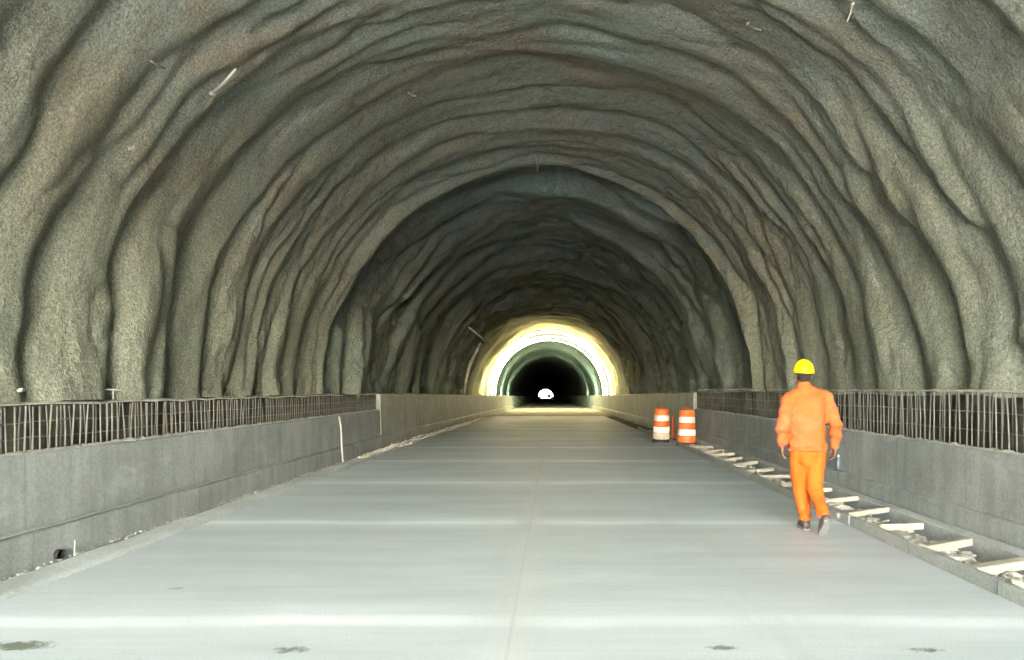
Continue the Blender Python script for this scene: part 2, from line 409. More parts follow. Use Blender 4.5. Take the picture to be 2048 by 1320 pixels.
# ------------------------------------------------------------------ low walls with reinforcing bars
rng = random.Random(5)
ORD = ['first', 'second', 'third', 'fourth', 'fifth', 'sixth', 'seventh', 'eighth', 'ninth', 'tenth', 'eleventh', 'twelfth', 'thirteenth', 'fourteenth', 'fifteenth', 'sixteenth', 'seventeenth', 'eighteenth', 'nineteenth', 'twentieth']
def low_wall(sgn, base, lip, top, D1, label):
    root = empty('low_wall', (sgn * (base + .15), 10, 0)); tag(root, label, 'wall')
    inv = lambda o: setattr(o, 'matrix_parent_inverse', Matrix.Translation((-sgn * (base + .15), -10, 0)))
    def own(o): o.parent = root; inv(o); return o
    s = sgn
    prof = [(s * base, -.3), (s * base, .02), (s * (base - .004), .14), (s * base, .285), (s * (base + .008), .297), (s * (base + .062), .305), (s * (base + .064), .33), (s * (base + .066), .6), (s * (base + .075), lip - .02), (s * (base + .095), lip),
            (s * (base + .16), lip + .012), (s * (base + .24), lip), (s * (base + .26), lip - .02), (s * (base + .28), -.3)]
    own(sweep('footing_and_stem', prof, dense(MOUTH, D1, .1), M['wall'], .006, False, 20 + s, closed=True))
    # crumbly pour line along the lip
    bm = bmesh.new()
    pts = []
    for D in dense(-5.8, D1 - .05, .06):
        pts.append((s * (base + .115) + rng.uniform(-.012, .012), D, lip + .004 + rng.uniform(-.008, .012) + zcf(D)))
    tube_bm(bm, pts, [rng.uniform(.010, .026) for _ in pts], 6)
    own(bm_obj('pour_line', bm, M['rail'], None, True))
    # vertical bars
    xb = s * (base + .17)
    step = .114
    n = int((D1 - 2.0) / step); bars = []
    for i in range(n):
        D = D1 - .08 - i * step + rng.uniform(-.018, .018)
        bars.append(D)
    bars.sort()
    vis = [D for D in bars if D > 5.0]
    keep = set(vis[:100])
    def bar(bm, D, dx=0, lean=None, r=.0072, t=None):
        r = r * max(.42, min(1.1, 1.12 - (D - 7) * .062))
        l1 = rng.uniform(-.025, .025) if lean is None else lean; l2 = rng.uniform(-.02, .02); z = zcf(D)
        t = (t or top) - rng.uniform(0, .03)
        tube_bm(bm, [(xb + dx, D, lip - .03 + z), (xb + dx + l2 * .4, D + l1 * .5 + rng.uniform(-.008, .008), (lip + t) / 2 + z), (xb + dx + l2, D + l1, t + z)], r, 6)
    rest = bmesh.new()
    for D in bars:
        if D in keep:
            bm = bmesh.new(); bar(bm, D); own(bm_obj('rebar', bm, M['rebar'], None, True))
        else: bar(rest, D)
    # second layer of thinner bars set back
    for D in dense(2, 12, .20): bar(rest, D + rng.uniform(-.04, .04), s * .085 * 1.0, None, .006)
    tag(own(bm_obj('rebar_row', rest, M['rebar'], None, True)), kind='stuff')
    for zz, rr, mt in ((top, .014, 'rail'), (lip + (top - lip) * .62, .006, 'rebar'), (lip + (top - lip) * .30, .005, 'rebar')):
        bm = bmesh.new(); pts = []
        for D in dense(2, D1, .35): pts.append((xb + s * .012 + rng.uniform(-.006, .006), D, zz + rng.uniform(-.010, .010) + zcf(D)))
        tube_bm(bm, pts, [rr * rng.uniform(.6, 1.35) for _ in pts], 6); own(bm_obj('long_bar', bm, M[mt], None, True))
    return root
low_wall(-1, 4.33, .955, 1.365, 20.2, 'left low grey concrete wall with a row of upright steel bars sticking out of its top')
low_wall(1, 4.10, .90, 1.475, 24.0, 'right low grey concrete wall with upright steel bars above it, behind the worker')
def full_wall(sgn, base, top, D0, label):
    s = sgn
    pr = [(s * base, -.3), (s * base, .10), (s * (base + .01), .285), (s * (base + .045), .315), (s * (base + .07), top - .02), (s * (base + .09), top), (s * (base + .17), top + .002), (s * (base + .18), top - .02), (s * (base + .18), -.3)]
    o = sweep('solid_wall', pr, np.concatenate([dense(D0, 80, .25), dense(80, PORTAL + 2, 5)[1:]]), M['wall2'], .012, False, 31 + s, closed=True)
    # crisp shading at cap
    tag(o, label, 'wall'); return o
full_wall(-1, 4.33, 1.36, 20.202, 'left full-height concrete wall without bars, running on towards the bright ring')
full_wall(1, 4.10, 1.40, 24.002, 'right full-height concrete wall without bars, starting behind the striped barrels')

# dark sheeting behind the bars
def membrane(sgn, D1, top, label):
    Ds = np.concatenate([dense(MOUTH + .5, 26, .09), dense(26, D1, .3)[1:]]); zs = np.linspace(.0, top, 16); base = (XC0 + sgn * 5.86)
    A, B = np.meshgrid(Ds, zs, indexing='ij')
    P = np.zeros((*A.shape, 3)); P[:, :, 1] = A; P[:, :, 2] = B + zc(A)
    P[:, :, 2] += .03 * fbm(A / .6, B * 0 + 2, seed=4) * (B / top) ** 4
    P[:, :, 0] = base - sgn * (.10 * (fbm(A / .5, B / .4, seed=77) + 1) + .05 * fbm(A / .12, B / .15, seed=78))
    o = grid_mesh('waterproof_sheet', P, M['membrane'], True)
    md = o.modifiers.new('thick', 'SOLIDIFY'); md.thickness = .02
    tag(o, label, 'sheeting'); return o
membrane(-1, 60, 1.335, 'dark rumpled sheeting on the tunnel side behind the left row of bars')
membrane(1, 60, 1.40, 'dark rumpled sheeting on the tunnel side behind the right row of bars')

# ------------------------------------------------------------------ right kerb: boards, outer kerb, spreaders, rubble
edges = [1.2, 2.9, 4.35, 5.82, 7.28, 8.75, 10.2, 11.7, 13.15, 14.6, 16.1, 17.6, 19.1, 20.6, 22.1, 24.6, 27.6, 31]
for i, (a, b) in enumerate(zip(edges, edges[1:])):
    if b < 4.4: continue
    bm = bmesh.new(); h = .105
    L = b - a - .014
    rot = Matrix.Rotation(rng.uniform(-.004, .004), 4, 'Z')
    box_bm(bm, (0, 0, h / 2 - .02), (.055, L, h + .04), rot, .006)
    o = bm_obj('kerb_board', bm, M['kerb']); o.location = (ROAD_R + .035 + rng.uniform(-.005, .005), (a + b) / 2, zcf((a + b) / 2) + rng.uniform(-.005, .005))
    k = i - 2
    tag(o, f'{ORD[k]} grey kerb board from the camera, along the right road edge', 'kerb board', 'grey kerb boards along the right road edge')
o = sweep('outer_kerb', [(3.90, -.14), (3.90, .095), (3.91, .103), (4.06, .108), (4.075, .10), (4.075, -.14)], dense(MOUTH + .5, 31, .2), M['kerb2'], .008, False, 41, closed=True)
tag(o, 'long pale concrete kerb at the foot of the right wall', 'kerb')
# spreaders
sp = [(6.30, .26, 'w'), (7.12, .40, 'w'), (8.15, .25, 'w'), (9.02, .45, 'w'), (10.05, .3, 'w'), (10.9, .35, 'w'), (11.8, .4, 'w'), (12.8, .35, 'w'), (13.8, .45, 'w'), (14.9, .4, 'w'), (15.9, .5, 'w'), (17.0, .4, 'w'), (18.1, .45, 'w'), (19.3, .5, 'w')]
for i, (D, dy, _) in enumerate(sp):
    bm = bmesh.new(); L = math.hypot(.60, dy * .8) + rng.uniform(-.03, .06)
    wd, th = rng.uniform(.075, .11), rng.uniform(.05, .07)
    if i == 0: wd, th = .12, .07
    if i % 4 == 2: L *= .8; wd *= .8
    box_bm(bm, (0, 0, 0), (L, wd, th), None, .006)
    for v in bm.verts: v.co += Vector((rng.uniform(-.004, .004), rng.uniform(-.004, .004), rng.uniform(-.003, .003)))
    o = bm_obj('timber_spreader', bm, M['timber'])
    o.location = (3.56 + rng.uniform(-.02, .02), D + dy * .4, .075 + zcf(D)); o.rotation_euler = (rng.uniform(-.12, .12), rng.uniform(-.07, .04), math.atan2(dy * .8, .60) + rng.uniform(-.09, .09))
    tag(o, f'{ORD[i]} pale timber crosspiece from the camera, lying across the kerb trench', 'timber', 'pale timber crosspieces in the kerb trench')
def rock_into(V, F, c, r, rg, flat=.6):
    bm = bmesh.new(); bmesh.ops.create_icosphere(bm, subdivisions=1, radius=1)
    n0 = len(V); q = Matrix.Rotation(rg.uniform(0, 6.3), 3, 'Z') @ Matrix.Rotation(rg.uniform(-.5, .5), 3, 'X')
    sx, sy, sz = rg.uniform(.7, 1.3), rg.uniform(.6, 1.1), rg.uniform(.5, .9) * flat
    for v in bm.verts:
        p = Vector((v.co.x * sx, v.co.y * sy, v.co.z * sz)) * (1 + rg.uniform(-.34, .34)) * r
        V.append(tuple(q @ p + Vector(c)))
    for f in bm.faces: F.append([n0 + v.index for v in f.verts])
    bm.free()
V, F = [], []
for i in range(5200):
    D = 3 + 21 * rng.random() ** 1.2
    dens = .5 + .5 * math.sin(D * 5.7) * math.sin(D * 2.3 + 1)
    if rng.random() > dens: continue
    x = rng.gauss(3.47, .10) if rng.random() < .75 else rng.uniform(3.3, 3.85)
    x = min(max(x, 3.30), 3.86)
    r = rng.uniform(.012, .035) if rng.random() < .85 else rng.uniform(.04, .07)
    rock_into(V, F, (x, D, -.05 + (.07 if x < 3.6 else .0) * rng.random() + zcf(D)), r, rng, .7)
for i in range(800):
    D = rng.uniform(4.5, 24); rock_into(V, F, (rng.uniform(3.32, 3.68), D, -.03 + .075 * rng.random() + zcf(D)), rng.uniform(.03, .085), rng, .6)
for i in range(90):   # heap under the barrels
    D = rng.uniform(18, 30); rock_into(V, F, (rng.uniform(3.3, 3.9), D, .02 + zcf(D)), rng.uniform(.04, .10), rng, .6)
tag(mesh_obj('rubble', V, F, M['rock'], None, False), kind='stuff')
# a few larger pale lumps lying in the trench: countable
for i, (x, D, r, lab) in enumerate([(3.42, 9.75, .14, 'biggest pale stone lump in the kerb trench, just right of the worker\'s boots'), (3.42, 7.95, .13, 'long pale broken slab in the kerb trench between two timber crosspieces'), (3.50, 6.95, .10, 'flat pale slab lying under the nearest crosspieces in the kerb trench')]):
    V, F = [], []; rock_into(V, F, (0, 0, 0), r, rng, .55)
    o = mesh_obj('stone_lump', V, F, M['rock']); o.scale = (1.3, 1.6, 1); o.location = (x, D, .03)
    tag(o, lab, 'stone', 'pale stone lumps in the kerb trench')
# rubble line on the left edge deeper in
V, F = [], []
for i in range(1500):
    D = rng.uniform(17, 50); x = rng.gauss(-4.12, .10 + .002 * D)
    if D < 20: x = rng.gauss(-4.1, .06)
    if D > 21 and rng.random() > .6 + .4 * math.sin(D * 1.3): continue
    rock_into(V, F, (max(x, -4.38), D, .03 + zcf(D)), rng.uniform(.02, .075), rng, .55)
for i in range(500):
    D = rng.uniform(4, 17); rock_into(V, F, (rng.gauss(-4.33, .03), D, .01), rng.uniform(.006, .022), rng, .7)
tag(mesh_obj('rubble', V, F, M['rock'], None, False), kind='stuff')

# ------------------------------------------------------------------ small fittings on the walls
def at_arch(px, py, Reff=5.95):
    dx, dz = (px - 1109) / FPX, (777 - py) / FPX
    for _ in range(1):
        a = dx * dx + dz * dz; bq = 2 * (dx * (-XC0) + dz * (EYE - ZC0)); c = XC0 ** 2 + (EYE - ZC0) ** 2 - Reff ** 2
        D = (-bq + math.sqrt(bq * bq - 4 * a * c)) / (2 * a)
    return Vector((D * dx, D, EYE + D * dz))
bm = bmesh.new()
tube_bm(bm, [(-4.36, 16.2, .93), (-4.32, 16.2, .7), (-4.30, 16.15, .45), (-4.27, 16.1, .2), (-4.23, 16.0, .03)], .021, 12)
tag(bm_obj('drain_pipe', bm, M['pvc'], None, True), 'thin pale pipe running down the face of the left low wall', 'pipe')
root = empty('drain_outlet', (-4.30, 6.95, .06)); tag(root, 'round black drain outlet at the foot of the left wall', 'drain')
bm = bmesh.new()
n = 20
for (r, x) in ():
    pass
o1 = [bm.verts.new((.0, .066 * math.cos(t), .042 * math.sin(t))) for t in [2 * math.pi * j / n for j in range(n)]]
o2 = [bm.verts.new((.018, .066 * math.cos(t), .042 * math.sin(t))) for t in [2 * math.pi * j / n for j in range(n)]]
o3 = [bm.verts.new((.018, .054 * math.cos(t), .042 * math.sin(t))) for t in [2 * math.pi * j / n for j in range(n)]]
o4 = [bm.verts.new((-.02, .054 * math.cos(t), .042 * math.sin(t))) for t in [2 * math.pi * j / n for j in range(n)]]
for A_, B_ in ((o1, o2), (o2, o3), (o3, o4)):
    for j in range(n): bm.faces.new((A_[j], A_[(j + 1) % n], B_[(j + 1) % n], B_[j]))
bm.faces.new(o4)
bm_obj('pipe_end', bm, M['black'], root, False)
bm = bmesh.new(); box_bm(bm, (0, 0, .07), (.012, .018, .16), None, .003)
o = bm_obj('marker_stake', bm, M['pvc']); o.location = (-4.27, 7.12, 0); o.rotation_euler = (.05, .06, 0)
tag(o, 'small white stake beside the drain outlet at the left wall foot', 'stake')
bm = bmesh.new(); pts = []
for D in dense(4.5, 13.2, .3): pts.append((-4.335 + rng.uniform(-.006, .004), D, .325 + rng.uniform(-.008, .008)))
tube_bm(bm, pts, .011, 6)
tag(bm_obj('cable', bm, M['pvc'], None, True), 'thin pale cable lying along the ledge of the left low wall', 'cable')
# bottle on the right ledge
root = empty('water_bottle', (4.115, 11.6, .32)); tag(root, 'small blue-grey bottle standing on the ledge of the right wall near the worker', 'bottle')
m_b = mat_plain('bottle_plastic', (.09, .13, .16), .3, .05, 5)
bm = bmesh.new(); lathe_bm(bm, [(.030, 0), (.034, .01), (.034, .13), (.030, .155), (.015, .185), (.014, .195)], 16); bm_obj('bottle_body', bm, m_b, root, True)
bm = bmesh.new(); lathe_bm(bm, [(.016, .195), (.016, .215), (.013, .219)], 14); bm_obj('bottle_cap', bm, mat_plain('cap_plastic', (.5, .55, .6), .4, .05, 5), root)

# bolts and wires left in the sprayed concrete
def bolt(px, py, px2, py2, r, label, back=.0, Re=5.82):
    a = at_arch(px, py, Re + .10); b = at_arch(px2, py2, Re - .12)
    bm = bmesh.new(); mid = (a + b) / 2 + Vector((0, 0, -.02)); c = a
    tube_bm(bm, [Vector(), mid - c, b - c], [r * 1.2, r, r * .8], 8)
    lathe_bm(bm, [(r * 2.1, -r), (r * 2.3, 0), (r * 2.1, r)], 6)
    o = bm_obj('rock_bolt', bm, M['bolt'], None, True); o.location = c
    tag(o, label, 'rod', 'rods sticking out of the arch'); return o
bolt(330, 135, 302, 122, .014, 'short pale rod poking out high on the left of the arch')
bolt(425, 187, 472, 138, .022, 'long pale rod lying against the upper left arch beside a brown stain')
bolt(262, 298, 268, 292, .018, 'tiny pale bolt tip halfway up the left wall')
bolt(1498, 48, 1522, 60, .016, 'short bent rod sticking out of the upper right ceiling')
bolt(818, 186, 832, 192, .014, 'small pale rod tip on the upper left of the ceiling')
bolt(1706, 8, 1694, 44, .012, 'dark thin rod at the top right edge of the ceiling')
bm = bmesh.new(); tube_bm(bm, [(0, 0, 0), (.01, 0, -.12), (-.005, 0, -.22)], .010, 6); lathe_bm(bm, [(.03, -.005), (.03, .005)], 8)
o = bm_obj('hanging_wire', bm, M['bolt']); pt = at_arch(1075, 322, 6.0); o.location = (pt.x, min(pt.y, 21.6), 7.50)
tag(o, 'short wire hanging from the crown of the arch at the step in the ceiling', 'wire')
# bits on top of left sheeting line
for (x, D, sx, sy, sz, rz, lab) in ((-5.62, 8.6, .09, .05, .03, .4, 'small pale lump sitting above the bars at the far left edge'), (-5.5, 10.2, .20, .018, .016, .1, 'thin pale offcut lying flat above the left bars')):
    bm = bmesh.new(); box_bm(bm, (0, 0, 0), (sx, sy * 4 if sx > .2 else sy, sz), None, .004); box_bm(bm, (0, 0, -.06 - sz * .4), (.018, .018, .10), None, .003)
    if sx < .2:
        bm.free(); V, F = [], []; rock_into(V, F, (0, 0, 0), .05, rng, .7); bm = bmesh.new()
        vs = [bm.verts.new(v) for v in V]; [bm.faces.new([vs[i] for i in f]) for f in F]
    o = bm_obj('offcut', bm, M['wall2']); o.location = (x - .12, D, 1.485); o.rotation_euler = (0, .05, rz); tag(o, lab, 'offcut')

# ------------------------------------------------------------------ ring lights, rib, rod deep inside
def emis(name, c, s):
    m, nt, b = new_mat(name); b.inputs['Base Color'].default_value = (.8, .8, .8, 1)
    b.inputs['Emission Color'].default_value = (*c, 1); b.inputs['Emission Strength'].default_value = s; return m
def ring_pts(D, R, a0, a1, n, zlow=None):
    p = []
    if zlow is not None: p.append((XC0 + xof(D) + R, D, zlow + zcf(D)))
    for k in range(n + 1):
        t = a0 + (a1 - a0) * k / n; p.append((XC0 + xof(D) + R * math.cos(t), D, ZC0 + R * math.sin(t) + zcf(D)))
    if zlow is not None: p.append((XC0 + xof(D) - R, D, zlow + zcf(D)))
    return p
for (D, R, c, s, lab) in ((74.5, 5.72, (1, .68, .20), 8, 'nearest warm yellow rope of light round the arch deep in the tunnel'), (79.0, 5.66, (1, .90, .56), 6.5, 'middle pale yellow rope of light round the arch deep in the tunnel'), (84.5, 5.72, (.92, 1, .70), 8, 'farthest greenish white rope of light round the arch deep in the tunnel')):
    bm = bmesh.new(); tube_bm(bm, ring_pts(D, R, 0, math.pi, 48, 1.45), .03, 8)
    tag(bm_obj('light_rope', bm, emis('rope_glow', c, s), None, True), lab, 'light')
for sgn, D, ps, lab in ((-1, 103, 9, 'nearer left added unseen lamp behind the low wall, past the bright ring'), (1, 103, 9, 'nearer right added unseen lamp behind the low wall, past the bright ring'), (-1, 124, 4, 'farther left added unseen lamp in the dark stretch past the bright ring'), (1, 124, 4, 'farther right added unseen lamp in the dark stretch past the bright ring')):  # unseen lamps, added to give the arch a greenish fade past the ring
    root = empty('added_lamp', (XC0 + xof(D) + sgn * 5.35, D, .45 + zcf(D))); tag(root, lab, 'added lamp', 'added lamps past the ring')
    bm = bmesh.new(); box_bm(bm, (0, 0, .0), (.5, 1.6, .08), None, .01); bm_obj('lamp_housing', bm, M['black'], root)
    bm = bmesh.new(); box_bm(bm, (0, 0, .06), (.44, 1.5, .03), None, .005); bm_obj('lamp_glass', bm, emis('added_lamp_glow', (.78, 1, .66), ps), root)
    bm = bmesh.new(); box_bm(bm, (0, 0, -.2), (.10, .5, .34)); bm_obj('lamp_foot', bm, M['bolt'], root)
bm = bmesh.new(); pts = ring_pts(53, 5.5, math.pi * .80, math.pi * 1.0, 16); pts.append((XC0 - 5.5, 53, 1.2 + zcf(53)))
tube_bm(bm, pts, .12, 8)
tag(bm_obj('arch_rib', bm, M['rail'], None, True), 'pale curved rib standing against the left wall in front of the bright ring', 'rib')
def ptD(px, py, D): return Vector(((px - 1109) / FPX * D, D, EYE + (777 - py) / FPX * D))
bm = bmesh.new(); tube_bm(bm, [ptD(938, 655, 44), ptD(958, 671, 45.5), ptD(980, 690, 47)], .055, 8)
tag(bm_obj('leaning_rod', bm, M['rail'], None, True), 'straight pale rod slanting down towards the upper left of the bright ring', 'rod')

# ------------------------------------------------------------------ traffic barrels
def barrel(name, x, D, z, tilt, rz, label, base_mat):
    root = empty(name, (x, D, z), rz); root.rotation_euler = (tilt[0], tilt[1], rz); tag(root, label, 'traffic barrel', 'striped traffic barrels')
    segs = [('band', .09, .27, .250, .240, 'orange_pl'), ('band', .275, .435, .238, .232, 'white_pl'), ('band', .44, .60, .230, .222, 'orange_pl'), ('band', .605, .765, .220, .212, 'white_pl'), ('band', .77, .93, .210, .198, 'orange_pl')]
    for i, (nm, z0, z1, r0, r1, mt) in enumerate(segs):
        bm = bmesh.new()
        lathe_bm(bm, [(r0 - .018, z0), (r0, z0 + .008), (r0 - .002, z0 + .02), (r1 + .002, z1 - .018), (r1, z1 - .008), (r1 - .018, z1)], 32)
        if i == 0 and base_mat: mt = base_mat
        bm_obj('white_band' if mt == 'white_pl' else ('bare_band' if i == 0 and base_mat else 'orange_band'), bm, M[mt], root, True)
    bm = bmesh.new(); lathe_bm(bm, [(.262, 0), (.265, .03), (.258, .06), (.245, .085), (.20, .085)], 32); bm_obj('rubber_base', bm, M['black'], root)
    bm = bmesh.new(); lathe_bm(bm, [(.185, .925), (.18, .945), (.10, .952)], 32)
    tube_bm(bm, [(-.08, 0, .945), (-.075, 0, .99), (0, 0, 1.005), (.075, 0, .99), (.08, 0, .945)], .014, 8)
    bm_obj('top_handle', bm, M['orange_pl'], root)
    return root
M['bare'] = mat_plain('bare_plastic', (.55, .48, .36), .6, .2, 6)
barrel('traffic_barrel', 3.47, 21.0, -.005, (0, .01), .3, 'nearer orange and white striped barrel standing in the kerb trench', None)
barrel('traffic_barrel', 3.02, 22.6, .0, (.03, -.085), 1.2, 'farther slightly tilted orange and white striped barrel, left of the other', 'bare')
root = empty('marker_post', (3.385, 22.9, .0)); tag(root, 'narrow dark orange post standing between the two striped barrels', 'post')
bm = bmesh.new(); lathe_bm(bm, [(.11, .0), (.12, .04), (.06, .07)], 20); bm_obj('post_base', bm, M['black'], root)
bm = bmesh.new(); lathe_bm(bm, [(.045, .07), (.043, .70), (.033, .73), (.0335, .74)], 20); bm_obj('post_body', bm, mat_plain('post_orange', (.50, .10, .03), .5, .2, 8), root, True)

# ------------------------------------------------------------------ far vehicle in the exit portal
def truck():
    D = 500; cx = (1098.5 - 1109) / FPX * D; root = empty('truck', (cx, D, zcf(D) - .03)); tag(root, 'tiny dark truck silhouetted in the white exit of the tunnel', 'truck')
    dm = mat_plain('truck_paint', (.05, .05, .05), .5, .1, 2); gl = mat_plain('truck_glass', (.02, .025, .03), .1, .05, 2)
    bm = bmesh.new(); box_bm(bm, (0, 1.2, 1.7), (2.2, 4.2, 2.0), None, .05); bm_obj('cargo_box', bm, dm, root)
    bm = bmesh.new(); box_bm(bm, (0, -1.9, 1.45), (2.0, 1.7, 1.7), None, .15); bm_obj('cab', bm, dm, root)
    bm = bmesh.new(); box_bm(bm, (0, -2.76, 1.85), (1.7, .04, .6), None, .01); bm_obj('windscreen', bm, gl, root)
    bm = bmesh.new(); box_bm(bm, (0, .2, .62), (.9, 6.0, .18)); bm_obj('chassis', bm, dm, root)
    for x in (-.9, .9):
        for y in (-1.9, 2.2):
            bm = bmesh.new(); lathe_bm(bm, [(.30, -.14), (.45, -.13), (.45, .13), (.30, .14)], 20)
            o = bm_obj('wheel', bm, M['black'], root); o.location = (x, y, .45); o.rotation_euler = (0, math.pi / 2, 0)
truck()

# ------------------------------------------------------------------ the worker
def cap_chain(bm, pts, radii, n=16, squash=None):
    """closed tapered tube with domed ends. squash: list of (sx, sy) scaling of the section in world axes"""
    pts = [Vector(p) for p in pts]; rings = []
    def ring(c, d, r, sq):
        up = Vector((1, 0, 0)) if abs(d.x) < .8 else Vector((0, 1, 0))
        a = (up - d * up.dot(d)).normalized(); b2 = d.cross(a)
        return [bm.verts.new(c + a * (math.cos(t) * r * sq[0]) + b2 * (math.sin(t) * r * sq[1])) for t in [2 * math.pi * j / n for j in range(n)]]
    k = len(pts); squash = squash or [(1, 1)] * k
    d0 = (pts[1] - pts[0]).normalized(); d1 = (pts[-1] - pts[-2]).normalized()
    for t in (80, 55, 28): rings.append(ring(pts[0] - d0 * radii[0] * min(squash[0]) * math.sin(math.radians(t)), d0, radii[0] * math.cos(math.radians(t)), squash[0]))
    for i in range(k):
        d = (pts[min(i + 1, k - 1)] - pts[max(i - 1, 0)]).normalized(); rings.append(ring(pts[i], d, radii[i], squash[i]))
    for t in (28, 55, 80): rings.append(ring(pts[-1] + d1 * radii[-1] * min(squash[-1]) * math.sin(math.radians(t)), d1, radii[-1] * math.cos(math.radians(t)), squash[-1]))
    for a, b2 in zip(rings, rings[1:]):
        for j in range(n): bm.faces.new((a[j], a[(j + 1) % n], b2[(j + 1) % n], b2[j]))
    bm.faces.new(rings[0][::-1]); bm.faces.new(rings[-1])
def remeshed(name, bm, m, parent, vox, smooth_it=4, wrinkle=None):
    bmesh.ops.recalc_face_normals(bm, faces=bm.faces)
    me = bpy.data.meshes.new('tmp'); bm.to_mesh(me); bm.free()
    t = bpy.data.objects.new('tmp', me); col.objects.link(t)
    r = t.modifiers.new('r', 'REMESH'); r.mode = 'VOXEL'; r.voxel_size = vox
    s = t.modifiers.new('s', 'SMOOTH'); s.iterations = smooth_it; s.factor = .5
    dg = bpy.context.evaluated_depsgraph_get(); dg.update()
    me2 = bpy.data.meshes.new_from_object(t.evaluated_get(dg)); me2.name = name
    bpy.data.objects.remove(t)
    nv = len(me2.vertices); co = np.empty(nv * 3, np.float32); me2.vertices.foreach_get('co', co); co = co.reshape(-1, 3).astype(float)
    if wrinkle is not None:
        no = np.empty(nv * 3, np.float32); me2.vertices.foreach_get('normal', no); no = no.reshape(-1, 3)
        co = co + no * wrinkle(co)[:, None]
        me2.vertices.foreach_set('co', co.astype(np.float32).reshape(-1)); me2.update()
    me2.materials.clear(); me2.materials.append(m)
    me2.polygons.foreach_set('use_smooth', [True] * len(me2.polygons))
    o = bpy.data.objects.new(name, me2); col.objects.link(o); o.parent = parent; return o

PX, PD = 2.63, 8.30
person = empty('person', (PX, PD, 0)); 
tag(person, 'worker in orange jacket and trousers and yellow hard hat walking away beside the kerb trench', 'person')
m_skin = mat_plain('skin', (.17, .085, .055), .55, .1, 10)
m_jack = mat_plain('jacket_cloth', (.50, .104, .018), .85, .10, 4, 0, True, .35, (.54, .18, .105), .6)
m_trou = mat_plain('trouser_cloth', (.58, .112, .004), .85, .12, 5, 0, True, .25, (.72, .14, .01), .5)
m_boot = mat_plain('boot_leather', (.06, .045, .04), .6, .2, 9, 0, True, 0, (.25, .22, .2), .4)
m_sole = mat_plain('boot_sole', (.20, .20, .20), .8, .2, 9)
m_hat = mat_plain('helmet_plastic', (.86, .80, .008), .28, .04, 4)
m_hair = mat_plain('black_hair', (.015, .012, .010), .8, .3, 40, 0, True, .5)
HX = -.045   # head offset
# joints
LS, RS = Vector((-.195, 0, 1.395)), Vector((.185, 0, 1.395))
LE, RE = Vector((-.272, -.03, 1.12)), Vector((.275, -.035, 1.125))
LW, RW = Vector((-.252, .06, .915)), Vector((.298, .05, .905))
LH, RH = Vector((-.095, 0, .90)), Vector((.095, 0, .90))
LK, RK = Vector((-.040, .15, .50)), Vector((.072, .02, .48))
LA, RA = Vector((.035, .20, .115)), Vector((.085, -.24, .185))
def hand(bm, wr, s, d):
    """s=-1 left, +1 right; palms face the thigh, fingers curled forward a little"""
    f = Vector((0, .25, -1)).normalized(); out = Vector((s, 0, 0)); fw = Vector((0, 1, .25)).normalized()
    palm0 = wr + f * .03; 
    for k, off in enumerate((-.030, -.010, .011, .031)):
        base = wr + f * .085 + fw * off; cap_chain(bm, [wr + f * .02 + fw * off * .6, base], [.015, .0125], 8)
        L = (.064, .074, .070, .054)[3 - k] if True else .07
        m1 = base + f * L * .5 + (-out) * .006; m2 = base + f * L * .85 + (-out) * .026 + fw * .004; m3 = base + f * L * 1.0 + (-out) * .046
        cap_chain(bm, [base, m1, m2, m3], [.0105, .010, .009, .0075], 8)
    cap_chain(bm, [wr + f * .025 + fw * .022, wr + f * .05 + fw * .05 - out * .008, wr + f * .085 + fw * .06 - out * .018, wr + f * .108 + fw * .056 - out * .026], [.014, .0125, .0105, .0085], 8)
bm = bmesh.new()
# torso and neck
cap_chain(bm, [(0, 0, .92), (0, 0, 1.02), (0, -.005, 1.12), (-.005, -.01, 1.25), (-.01, -.01, 1.36), (-.02, -.005, 1.43)], [.15, .145, .135, .15, .155, .12], 20, [(1, .72)] * 6)
cap_chain(bm, [(-.03, -.01, 1.42), (HX, .0, 1.50), (HX, .01, 1.57)], [.065, .058, .056], 14)
for S_, E_, W_ in ((LS, LE, LW), (RS, RE, RW)):
    cap_chain(bm, [(S_.x * .4, 0, 1.43), S_], [.06, .055], 12); cap_chain(bm, [S_, E_], [.052, .04], 12); cap_chain(bm, [E_, E_.lerp(W_, .35), W_], [.040, .039, .026], 12)
for H_, K_, A_ in ((LH, LK, LA), (RH, RK, RA)):
    cap_chain(bm, [H_, K_], [.085, .055], 14); cap_chain(bm, [K_, K_.lerp(A_, .35), A_], [.053, .055, .038], 14)
cap_chain(bm, [LA, LA + Vector((0, .12, -.07))], [.035, .03], 10); cap_chain(bm, [RA, RA + Vector((.0, .10, -.12))], [.035, .03], 10)
# head: skull, jaw, nose, ears
def ell(bm, c, s, seg=20):
    g = bmesh.ops.create_uvsphere(bm, u_segments=seg, v_segments=seg // 2 + 2, radius=1)
    bmesh.ops.transform(bm, matrix=Matrix.Translation(c) @ Matrix.Diagonal((*s, 1)), verts=g['verts'])
ell(bm, (HX, .01, 1.665), (.076, .096, .10)); ell(bm, (HX, .045, 1.60), (.056, .062, .062))
cap_chain(bm, [(HX, .10, 1.655), (HX, .118, 1.628)], [.010, .014], 8)
cap_chain(bm, [(HX - .03, .094, 1.667), (HX + .03, .094, 1.667)], [.010, .010], 8)
cap_chain(bm, [(HX - .022, .098, 1.592), (HX + .022, .098, 1.592)], [.007, .007], 8)
for s in (-1, 1): ell(bm, (HX + s * .082, .005, 1.628), (.012, .020, .032), 12)
hand(bm, LW, -1, 0); hand(bm, RW, 1, 0)
body = remeshed('body', bm, m_skin, person, .0055, 3)
